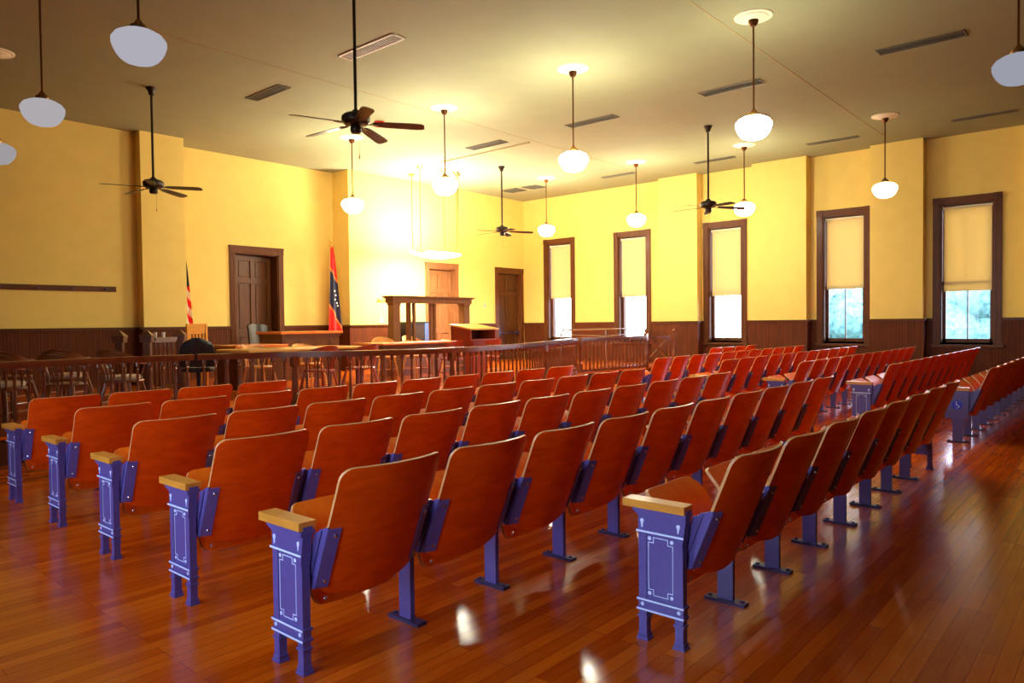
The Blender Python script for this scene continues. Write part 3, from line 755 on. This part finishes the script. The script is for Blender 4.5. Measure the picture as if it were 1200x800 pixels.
for x, y, lab in ((8.55, 10.54, 'red alarm strobe on the ceiling seen beneath the near fan blade'), (13.07, 5.24, 'red alarm strobe on the ceiling beside the front globe lamp')):
    t = thing('ceiling_alarm', lab, 'alarm', (x, y, ZC), math.radians(-49), group='red ceiling alarms')
    obj('housing', MB().box(-.085, .085, -.05, .05, -.10, 0), M['red'], t, bevel=.012); obj('lens', MB().box(-.04, .04, -.054, -.045, -.08, -.03), M['grille_white'], t, smooth=0)

# ------------------------------------------------------------------ hanging light fixture by the front wall
t = thing('hanging_fixture', 'wide bright light fixture hung on thin rods before the front wall', 'lamp', (11.6, 12.75, ZC))
for x, y, L in ((0, .1, 1.98), (.45, .9, 1.98), (.62, -.05, 1.98), (1.05, -.05, 1.98), (1.25, .1, 1.98)):
    a = obj('hanging_rod', MB().tube([(x, y, -.03), (x, y, -L)], .009, 8), M['brass'], t)
    obj('ceiling_plate', MB().lathe([(.02, -.05), (.05, -.04), (.085, -.012), (.085, 0)], 16, (x, y, 0)), M['brass'], a)
bw = MB()
A = []; B = []
for i in range(15):
    u = -1+2*i/14; ra = []; rb = []
    for j in range(9):
        v = -1+2*j/8
        rr = math.sqrt(max(0, 1-u*u*.98)); p = Vector((.62+.80*u, .25+.34*v*rr, -1.98-.12*(1-u*u)*(1-v*v)))
        ra.append(p); rb.append(p-Vector((0, 0, .012)))
    A.append(ra); B.append(rb)
obj('bowl', MB().sheet(A, B), emit('fixture_glow', (1., .92, .70), 120), t)
obj('rim_bar', MB().box(-.22, .05, .0, .05, -2.02, -1.98), M['brass'], t, smooth=0)

# ------------------------------------------------------------------ court furniture on the platform
def turned_leg(h, r=.035): return [(r*.6, 0), (r*.7, .03), (r*.55, .06), (r*.9, .12), (r, h*.5), (r*.75, h-.20), (r*1.1, h-.17), (r*.8, h-.14), (r*1.2, h-.13), (r*1.2, h)]
def table(x, y, w, d, h, top, label, rz=0.):
    t = thing('court_table', label, 'table', (x, y, PZ), rz, group='counsel tables')
    obj('tabletop', MB().box(-w/2, w/2, -d/2, d/2, h-.035, h), M[top], t, smooth=0, bevel=.006)
    a = MB(); e = .08
    a.box(-w/2+e, w/2-e, -d/2+e, -d/2+e+.02, h-.13, h-.035); a.box(-w/2+e, w/2-e, d/2-e-.02, d/2-e, h-.13, h-.035); a.box(-w/2+e, -w/2+e+.02, -d/2+e, d/2-e, h-.13, h-.035); a.box(w/2-e-.02, w/2-e, -d/2+e, d/2-e, h-.13, h-.035)
    obj('apron', a, M['desk'], t, smooth=0)
    for sx in (-1, 1):
        for sy in (-1, 1): obj('leg', MB().lathe(turned_leg(h-.036), 14), M['desk'], t, (sx*(w/2-.10), sy*(d/2-.10), 0))
    return t
table(6.35, 10.0, 2.05, .95, .755, 'yellow_top', 'honey coloured counsel table on the side nearer the judge bench')
table(9.45, 10.78, 2.1, .85, .755, 'orange_top', 'orange-brown counsel table in front of the witness stand')

def captain(x, y, rz, mat, label, cush=False, grp='wooden captain chairs around the tables', h=.80):
    """bow-back armchair, its sitter facing local +y"""
    t = thing('captain_chair', label, 'chair', (x, y, PZ), rz, group=grp)
    s = MB(); pts = [(.24*math.cos(a)*(1 if abs(math.cos(a)) < .8 else .97), .225*math.sin(a)) for a in [2*PI*i/20 for i in range(20)]]
    s.prism(pts, .415, .445); obj('seat', s, M[mat], t, bevel=.01)
    if cush: obj('cushion', MB().prism([(p[0]*.92, p[1]*.92) for p in pts], .445, .50), M['cushion'], t, bevel=.018)
    # bent arm-and-back rail with raised crest
    def arc(a, r=.275, q=.26): return Vector((r*math.cos(a), q*math.sin(a)))
    A = []; B = []
    for i in range(25):
        a = PI-.35+(PI+.70)*i/24; f = max(0, math.cos((a-1.5*PI)*1.15)); z0 = .64+.05*f; z1 = .675+(h-.675)*f**.7 if f > 0 else .675
        o, n = arc(a), arc(a, .245, .23)
        A.append([Vector((o.x, o.y-.03*f, z0)), Vector((o.x, o.y-.05*f, z1))]); B.append([Vector((n.x, n.y-.03*f, z0)), Vector((n.x, n.y-.05*f, z1))])
    obj('back_rail', MB().sheet(A, B), M[mat], t)
    for i in range(9):
        a = PI-.1+(PI+.2)*i/8; f = max(0, math.cos(a-1.5*PI)); p, q = arc(a, .21, .195), arc(a, .26, .245)
        obj('spindle', MB().tube([(p.x, p.y, .44), (p.x*1.06, p.y*1.06, .54), (q.x, q.y-.03*f, .65+.05*f)], .010, 8, radii=[.009, .013, .008]), M[mat], t)
    for sx, sy in ((-1, -1), (-1, 1), (1, -1), (1, 1)):
        obj('leg', MB().tube([(sx*.15, sy*.14, .42), (sx*.19, sy*.18, .2), (sx*.215, sy*.205, 0)], .02, 10, radii=[.016, .022, .014]), M[mat], t)
    obj('stretcher', MB().tube([(-.185, .17, .17), (-.185, -.17, .17)], .010, 8).tube([(.185, .17, .17), (.185, -.17, .17)], .010, 8).tube([(-.185, 0, .17), (.185, 0, .17)], .010, 8), M[mat], t)
    return t
captain(6.27, 9.22, 0, 'red_wood', 'red-brown captain chair with its back to the curved rail, at the honey table')
captain(7.02, 9.22, .1, 'red_wood', 'red-brown captain chair at the end of the honey table, back to the rail')
captain(9.73, 9.92, 0, 'red_wood', 'red-brown captain chair at the orange table behind the lectern')
captain(10.80, 10.0, -.2, 'red_wood', 'red-brown captain chair just past the lectern toward the windows')
captain(6.30, 10.95, PI, 'honey', 'honey captain chair facing the viewer before the judge bench', h=.78)
captain(7.25, 10.95, PI+.1, 'honey', 'honey captain chair facing the viewer between judge bench and flag', h=.78)
captain(9.62, 11.80, PI-.4, 'honey', 'pale rimmed captain chair beside the thick post of the witness stand', h=.84)
captain(11.2, 12.66, PI, 'honey', 'yellow captain chair inside the witness stand', h=.84)
captain(10.30, 11.62, PI, 'honey', 'honey captain chair tucked to the far side of the orange table', h=.76)
captain(11.33, 11.5, PI, 'honey', 'honey captain chair off the table end, showing past the lectern', h=.76)
JL = ['cut off by the view edge, nearest the dark railing', 'second along the dark railing from the view edge', 'nearest the bend of the dark railing, pale cushion', 'in the middle row, by the view edge', 'in the middle row under the coat rail', 'in the middle row closest to the jury posts', 'in the rear row by the wall, farther from the posts', 'in the rear row by the wall, nearer the posts']
for i, (x, y, rz) in enumerate(((2.42, 9.66, -.5), (3.06, 9.72, -.4), (3.70, 9.66, -.4), (2.78, 10.72, -.6), (3.42, 10.78, -.5), (4.06, 10.68, -.5), (3.1, 11.9, -.5), (3.8, 11.85, -.5))):
    captain(x, y, rz-.5, 'brown_chair', 'brown captain jury chair ' + JL[i], i in (0, 2, 4), 'jury chairs behind the dark railing', .80)

# jury box posts and low rail
JP = [((4.63, 12.22), 'square jury box post with pyramid cap, farthest toward the coat rail'), ((4.92, 11.9), 'big square jury box post with pyramid cap, in the middle'), ((5.66, 12.37), 'jury box post with pyramid cap near the striped flag')]
for (x, y), lab in JP:
    t = thing('jury_post', lab, 'post', (x, y, PZ), math.radians(-40), group='square posts of the jury box')
    h = 1.0; s = .055
    obj('shaft', MB().box(-s, s, -s, s, 0, h-.14).box(-s-.012, s+.012, -s-.012, s+.012, 0, .16), M['desk'], t, smooth=0, bevel=.004)
    c = MB().box(-s-.03, s+.03, -s-.03, s+.03, h-.14, h-.06)
    k = s+.04; c.box(-k, k, -k, k, h-.06, h-.035); c._add([(-k, -k, h-.035), (k, -k, h-.035), (k, k, h-.035), (-k, k, h-.035), (0, 0, h+.06)], [(0, 1, 4), (1, 2, 4), (2, 3, 4), (3, 0, 4), (3, 2, 1, 0)])
    obj('cap', c, M['desk'], t, smooth=0)
t = thing('jury_rail', 'low dark jury box rail with balusters between the capped posts', 'railing', (0, 0, 0))
path = [Vector((5.04, 11.98)), Vector((5.52, 12.28))]
obj('handrail', MB().sweep(path, .11, PZ+.88, PZ+.93).sweep(path, .07, PZ+.85, PZ+.88), M['desk'], t, smooth=0)
obj('bottom_rail', MB().sweep(path, .06, PZ+.08, PZ+.13), M['desk'], t, smooth=0)
for k in range(5):
    p = path[0].lerp(path[1], (k+.5)/5); obj('baluster', MB().lathe([(.012, .13), (.022, .2), (.012, .34), (.018, .5), (.01, .75), (.018, .80), (.012, .85)], 10), M['desk'], t, (p.x, p.y, PZ))
for k, f in enumerate((.12, .48)):
    p = path[0].lerp(path[1], f)
    t = thing('paper_cup', ['small white cup on the jury rail next to the big post', 'small white cup on the jury rail in mid length'][k], 'cup', (p.x, p.y, PZ+.93), group='white cups on the jury rail')
    obj('cup', MB().lathe([(.020, 0), (.021, .002), (.028, .08), (.026, .08), (.019, .006)], 16), M['flag_white'], t); obj('rim', MB().lathe([(.0285, .076), (.030, .080), (.0285, .084), (.0265, .08)], 16), M['flag_white'], t)

# desks and bench
def panelled(name, label, cat, x0, x1, y0, y1, h, top, n, ov=.06):
    t = thing(name, label, cat, (x0, y0, PZ)); w, d = x1-x0, y1-y0
    b = MB().box(0, w, 0, d, 0, h-.05); b.box(-.02, w+.02, -.02, d+.02, 0, .10); b.box(-.02, w+.02, -.02, d+.02, h-.10, h-.05)
    obj('body', b, M['desk'], t, smooth=0)
    for k in range(n):
        a0 = w*k/n+.05; a1 = w*(k+1)/n-.05
        p = MB().box(a0, a1, -.012, 0, .16, h-.16).box(a0+.05, a1-.05, -.022, -.012, .21, h-.21)
        obj('front_panel', p, M['desk'], t, smooth=0, bevel=.006)
    obj('side_panel', MB().box(-.012, 0, .06, d-.06, .16, h-.16), M['desk'], t, smooth=0, bevel=.006)
    obj('desktop', MB().box(-ov, w+ov, -ov, d+ov, h-.05, h), M[top], t, smooth=0, bevel=.008)
    return t
panelled('judge_bench', 'tall panelled judge bench with orange top below the red flag', 'bench', 7.96, 9.32, 12.95, 13.8, .975, 'orange_top', 4)
panelled('clerk_desk', 'low panelled clerk desk with orange top left of the judge bench', 'desk', 6.35, 7.25, 11.75, 12.55, .765, 'orange_top', 2)
# judge's leather chair
t = thing('leather_chair', 'dark leather chair back showing behind the judge bench', 'chair', (8.25, 14.15, PZ), PI+.1)
A = []; B = []
for i in range(9):
    u = -1+2*i/8; ra = []; rb = []
    for j in range(7):
        v = j/6; p = Vector((.25*u*(1-.05*v), -.16-.10*v+.07*u*u, .52+.62*v-(.04*abs(u)**4 if j == 6 else 0))); ra.append(p); rb.append(p+Vector((0, -.075*(1-.3*u*u), 0)))
    A.append(ra); B.append(rb)
obj('backrest', MB().sheet(A, B), M['leather'], t, smooth=60); obj('seat', MB().box(-.26, .26, -.2, .26, .42, .52), M['leather'], t, bevel=.03)
obj('base', MB().lathe([(.28, 0), (.28, .02), (.04, .07), (.03, .42)], 20), M['black'], t)
# witness / office chair and slat-back chair
t = thing('office_chair', 'black rounded office chair at the end of the clerk desk', 'chair', (5.35, 11.1, PZ), -.5)
A = []; B = []
for i in range(9):
    u = -1+2*i/8; ra = []; rb = []
    for j in range(8):
        v = j/7; w = .25*math.sqrt(max(.05, 1-max(0, (v-.45)/.55)**2.5)); p = Vector((w*u, -.18-.10*v+.05*u*u, .48+.45*v)); ra.append(p); rb.append(p+Vector((0, -.07, 0)))
    A.append(ra); B.append(rb)
obj('backrest', MB().sheet(A, B), M['black'], t, smooth=60); obj('seat', MB().prism([(.25*math.cos(a), .24*math.sin(a)) for a in [2*PI*i/24 for i in range(24)]], .40, .47), M['black'], t, bevel=.02)
b = MB().tube([(0, 0, .06), (0, 0, .41)], .03)
for k in range(5): a = 2*PI*k/5; b.tube([(0, 0, .07), (.27*math.cos(a), .27*math.sin(a), .04)], .02); b.lathe([(.02, 0), (.026, .02), (.02, .04)], 10, (.27*math.cos(a), .27*math.sin(a), 0))
obj('base', b, M['black'], t)
t = thing('slat_chair', 'oak chair with a square slatted back between flag and dark door', 'chair', (6.40, 13.05, PZ), PI+.15)
for sx in (-1, 1):
    obj('leg', MB().box(sx*.19-.022, sx*.19+.022, -.22, -.175, 0, 1.12), M['oak'], t, smooth=0, bevel=.004); obj('leg', MB().box(sx*.19-.02, sx*.19+.02, .17, .21, 0, .44), M['oak'], t, smooth=0, bevel=.004)
obj('seat', MB().box(-.22, .22, -.2, .23, .44, .47), M['oak'], t, smooth=0, bevel=.008)
obj('top_slat', MB().box(-.215, .215, -.215, -.185, .96, 1.155), M['oak'], t, smooth=0, bevel=.006); obj('lower_rail', MB().box(-.17, .17, -.21, -.185, .58, .63), M['oak'], t, smooth=0)
for k in range(5): obj('back_slat', MB().box(-.135+.068*k-.017, -.135+.068*k+.017, -.207, -.19, .63, .96), M['oak'], t, smooth=0)

# witness stand with posts and canopy beam
t = thing('witness_stand', 'wooden witness stand with tall posts carrying a flat canopy beam', 'stand', (10.03, 12.0, PZ))
W_, D_ = 2.33, .95; HB = 1.56
for x, y, s, h in ((.10, .10, .095, HB), (W_-.10, .10, .095, HB)):
    p = MB().box(x-s, x+s, y-s, y+s, 0, h).box(x-s-.02, x+s+.02, y-s-.02, y+s+.02, 0, .22).box(x-s-.012, x+s+.012, y-s-.012, y+s+.012, h-.05, h)
    obj('corner_post', p, M['stand_lit'], t, smooth=0, bevel=.006)
for x, y, s in ((.66, .10, .028), (1.16, .10, .032), (.58, .19, .040), (1.36, .19, .028)):
    obj('slim_post', MB().box(x-s, x+s, y-s, y+s, 0, HB), M['stand_lit'], t, smooth=0)
bm_ = MB().box(-.03, W_+.03, -.03, .23, HB, HB+.10).box(-.06, W_+.06, -.06, .26, HB+.10, HB+.125).box(-.09, W_+.09, -.09, .29, HB+.125, HB+.15)
obj('canopy_beam', bm_, M['stand_lit'], t, smooth=0)
obj('front_panel', MB().box(.2, W_-.2, .07, .11, .0, .62), M['bench_grey'], t, smooth=0); obj('ledge', MB().box(.21, W_-.21, .06, .34, .62, .66), M['bench_grey'], t, smooth=0, bevel=.005)
for x in (.12, W_-.12): obj('side_panel', MB().box(x-.02, x+.02, .2, .93, 0, .62), M['bench_grey'], t, smooth=0)
# black cabinet
t = thing('black_cabinet', 'black television cabinet with blue-grey side behind the witness stand', 'cabinet', (11.86, 13.55, PZ))
obj('body', MB().box(0, .62, 0, .55, 0, 1.16), M['black'], t, smooth=0, bevel=.01); obj('screen', MB().box(.05, .42, -.012, 0, .62, 1.08), M['leather'], t, smooth=0)
obj('side_panel', MB().box(.45, .63, -.016, .5, .05, 1.12), M['bluegrey'], t, smooth=0); obj('badge', MB().box(.10, .14, -.016, -.01, 1.02, 1.06), M['plate'], t, smooth=0)
# lectern
t = thing('lectern', 'dark wooden lectern with sloped top and open shelf behind the rail', 'lectern', (9.36, 9.0, PZ))
w = .33
obj('pedestal', MB().box(-.15, .15, -.13, .13, .05, .80).box(-.22, .22, -.2, .2, 0, .05), M['red_wood'], t, smooth=0, bevel=.005)
b = MB(); b.box(-w, w, -.24, .24, .80, .825); b.prism([(-.24, .825), (.24, .825), (.24, 1.06), (-.24, .985)], -w, -w+.025, 'x'); b.prism([(-.24, .825), (.24, .825), (.24, 1.06), (-.24, .985)], w-.025, w, 'x'); b.box(-w, w, .215, .24, .825, 1.06)
obj('shelf_box', b, M['red_wood'], t, smooth=0)
b = MB(); b.prism([(-.28, .985), (.27, 1.07), (.27, 1.095), (-.28, 1.01)], -w-.03, w+.03, 'x'); obj('sloped_top', b, M['yellow_top'], t, smooth=0)

# flags
def flag(name, label, x, y, ztop, bands, w0, w1, side, zc0, zc1, pole_h):
    t = thing(name, label, 'flag', (x, y, PZ))
    obj('pole', MB().tube([(0, 0, .06), (0, 0, pole_h-PZ)], .014), M['oak'], t)
    obj('spear_tip', MB().lathe([(.012, 0), (.028, .02), (.012, .05), (.03, .09), (.018, .14), (.003, .20)], 12, (0, 0, pole_h-PZ)), M['gold'], t)
    obj('base', MB().lathe([(.088, 0), (.088, .03), (.07, .05), (.03, .08), (.02, .10)], 24), M['gold'], t)
    A = []; B = []; n = 110; mi = []
    for i in range(n+1):
        v = i/n; z = zc0+(zc1-zc0)*v-PZ; w = w0+(w1-w0)*v**.8; ra = []; rb = []
        for j in range(29):
            u = j/28; yy = .035*math.sin(u*PI*3.2+1.2*v)*(.3+.7*v)-.03
            p = Vector((side*(.0+w*(u-(.0 if side < 0 else .25))), yy, z-.02*math.sin(u*6))); ra.append(p); rb.append(p+Vector((0, .004, 0)))
        A.append(ra); B.append(rb)
    mb = MB().sheet(A, B); mats = []; names = []
    for fi, f in enumerate(mb.f):
        cs = [mb.v[i] for i in f]; cz = sum(c[2] for c in cs)/len(cs)+PZ; cx = sum(c[0] for c in cs)/len(cs)
        q = bands((cz-zc1)/(zc0-zc1), cx)
        if q not in names: names.append(q)
        mb.mi[fi] = names.index(q)
    obj('cloth', mb, [M[q] for q in names], t, smooth=60)
    return t
def us(v, x):
    if v > .60+.5*(x): return 'flag_blue'
    k = int(math.floor((v+x*1.3)*9)); return 'flag_red' if k % 2 == 0 else 'flag_white'
flag('striped_flag', 'drooping flag with red and white stripes and navy top by the pilaster', 6.79, 14.62, 2.7, us, .05, .20, 1, 2.72, 1.33, 2.72)
def tn(v, x):
    d = v-(.50-.9*x)
    if abs(d) < .21: return 'flag_blue'
    if abs(d) < .245: return 'flag_orange'
    return 'flag_red'
tf = flag('red_flag', 'tall drooping red flag with navy centre beside the judge bench', 10.20, 14.45, 3.3, tn, .07, .34, 1, 3.24, 1.22, 3.26)
st = MB()
for z, x in ((2.20, .02), (2.10, .05), (2.0, .03), (1.92, .08), (1.85, .10)): st.lathe([(.022, 0), (.022, .004)], 5, (x+.02, -.075, z-PZ), mat=Matrix.Rotation(PI/2, 4, 'X'))
obj('stars', st, M['flag_white'], tf)

# wall rails and plates
t = thing('coat_rail', 'long dark peg rail mounted high on the wall above the jury chairs', 'rail', (0, 14.5, 0))
obj('board', MB().box(2.2, 5.45, -.025, 0, 2.065, 2.16), M['trim'], t, smooth=0, bevel=.004)
for k in range(6): obj('peg', MB().lathe([(.012, 0), (.010, .06), (.018, .075), (.012, .09)], 10, (2.5+.55*k, -.02, 2.11), mat=Matrix.Rotation(PI/2, 4, 'X')), M['footbar'], t)
t = thing('coat_board', 'short pale peg board on the bright wall behind the witness stand', 'rail', (11.44, YA, 0))
obj('board', MB().box(0, .75, -.025, 0, 1.96, 2.05), M['honey'], t, smooth=0, bevel=.004)
for k in range(3): obj('peg', MB().lathe([(.012, 0), (.010, .05), (.018, .06)], 10, (.05+.3*k, -.02, 2.01), mat=Matrix.Rotation(PI/2, 4, 'X')), M['footbar'], t)
for x, z, lab in ((11.56, 1.51, 'small wall switch above the beadboard near the pier'), (15.33, 1.91, 'small wall switch between the two doors')):
    t = thing('light_switch', lab, 'switch', (x, YA, z), group='switches on the front wall')
    obj('plate', MB().box(-.04, .04, -.008, 0, -.06, .06), M['plate'], t, smooth=0, bevel=.002); obj('toggle', MB().box(-.008, .008, -.02, -.008, -.015, .015), M['footbar'], t, smooth=0)

# ------------------------------------------------------------------ outdoors
struct(obj('lawn', MB().box(-70, 90, -70, 60, -4.3, -4.2), M['grass'])); struct(obj('street', MB().box(34, 44, -60, 60, -4.2, -4.18), M['paving']))
def tree(x, y, h, r, label, sd):
    rn = random.Random(sd); t = thing('tree', label, 'tree', (x, y, -4.2), group='trees outside the windows')
    obj('trunk', MB().tube([(0, 0, 0), (.1, .05, h*.35), (0, .1, h*.65)], .3, 10, radii=[.32, .24, .14]), M['bark'], t)
    m = MB()
    for k in range(34):
        a, b, q = rn.random()*2*PI, math.acos(2*rn.random()-1), .45+.5*rn.random()
        c = Vector((r*q*math.sin(b)*math.cos(a), r*q*math.sin(b)*math.sin(a), h*.62+h*.36*q*math.cos(b))); R0 = r*(.22+.2*rn.random())
        pr = [(max(.01, R0*math.sin(PI*i/9)), -R0*math.cos(PI*i/9)) for i in range(10)]
        m.lathe(pr, 14, c)
        for l in range(90):
            d = Vector((rn.gauss(0, 1), rn.gauss(0, 1), rn.gauss(0, 1))).normalized(); q_ = c+d*R0*(.95+.25*rn.random()); z = .07+.12*rn.random()
            e = Matrix.Rotation(rn.random()*6, 3, 'X') @ Matrix.Rotation(rn.random()*6, 3, 'Z')
            m._add([q_+e@Vector(v) for v in ((-z, 0, 0), (0, -z*.5, .02), (z, 0, 0), (0, z*.5, .02))], [(0, 1, 2, 3)])
    obj('crown', m, M['leaf'], t, smooth=80)
tree(33, 9.6, 7.6, 3.0, 'leafy green tree seen through the fourth window', 1)
tree(31, 15.2, 5.4, 1.5, 'pale green tree seen through the third window', 2)
tree(47, 7.0, 8.6, 4.2, 'distant green tree seen through the window nearest the viewer', 3)
tree(52, 16.5, 7.0, 3.0, 'distant bushy tree across the street', 4)

# ------------------------------------------------------------------ light
w = bpy.data.worlds.new('sky'); sc.world = w; w.use_nodes = True; nt = w.node_tree
bg = nt.nodes['Background']; bg.inputs['Strength'].default_value = 13.0
tc = nt.nodes.new('ShaderNodeTexCoord'); sp = nt.nodes.new('ShaderNodeSeparateXYZ'); nt.links.new(tc.outputs['Generated'], sp.inputs[0])
rp = nt.nodes.new('ShaderNodeValToRGB'); e = rp.color_ramp.elements
e[0].position, e[0].color = 0., (.85, .92, 1, 1); e[1].position, e[1].color = .5, (.42, .55, 1., 1)
nt.links.new(sp.outputs['Z'], rp.inputs['Fac']); nt.links.new(rp.outputs['Color'], bg.inputs['Color'])
# ------------------------------------------------------------------ output look
sc.view_settings.view_transform = 'Standard'; sc.view_settings.look = 'None'; sc.view_settings.gamma = 1; sc.view_settings.use_curve_mapping = False
sc.view_settings.exposure = 0.55
c = sc.cycles
c.use_denoising = True; c.max_bounces = 8; c.diffuse_bounces = 5; c.glossy_bounces = 4; c.transparent_max_bounces = 8; c.sample_clamp_indirect = 6.0
try: c.denoiser = 'OPENIMAGEDENOISE'
except Exception: pass
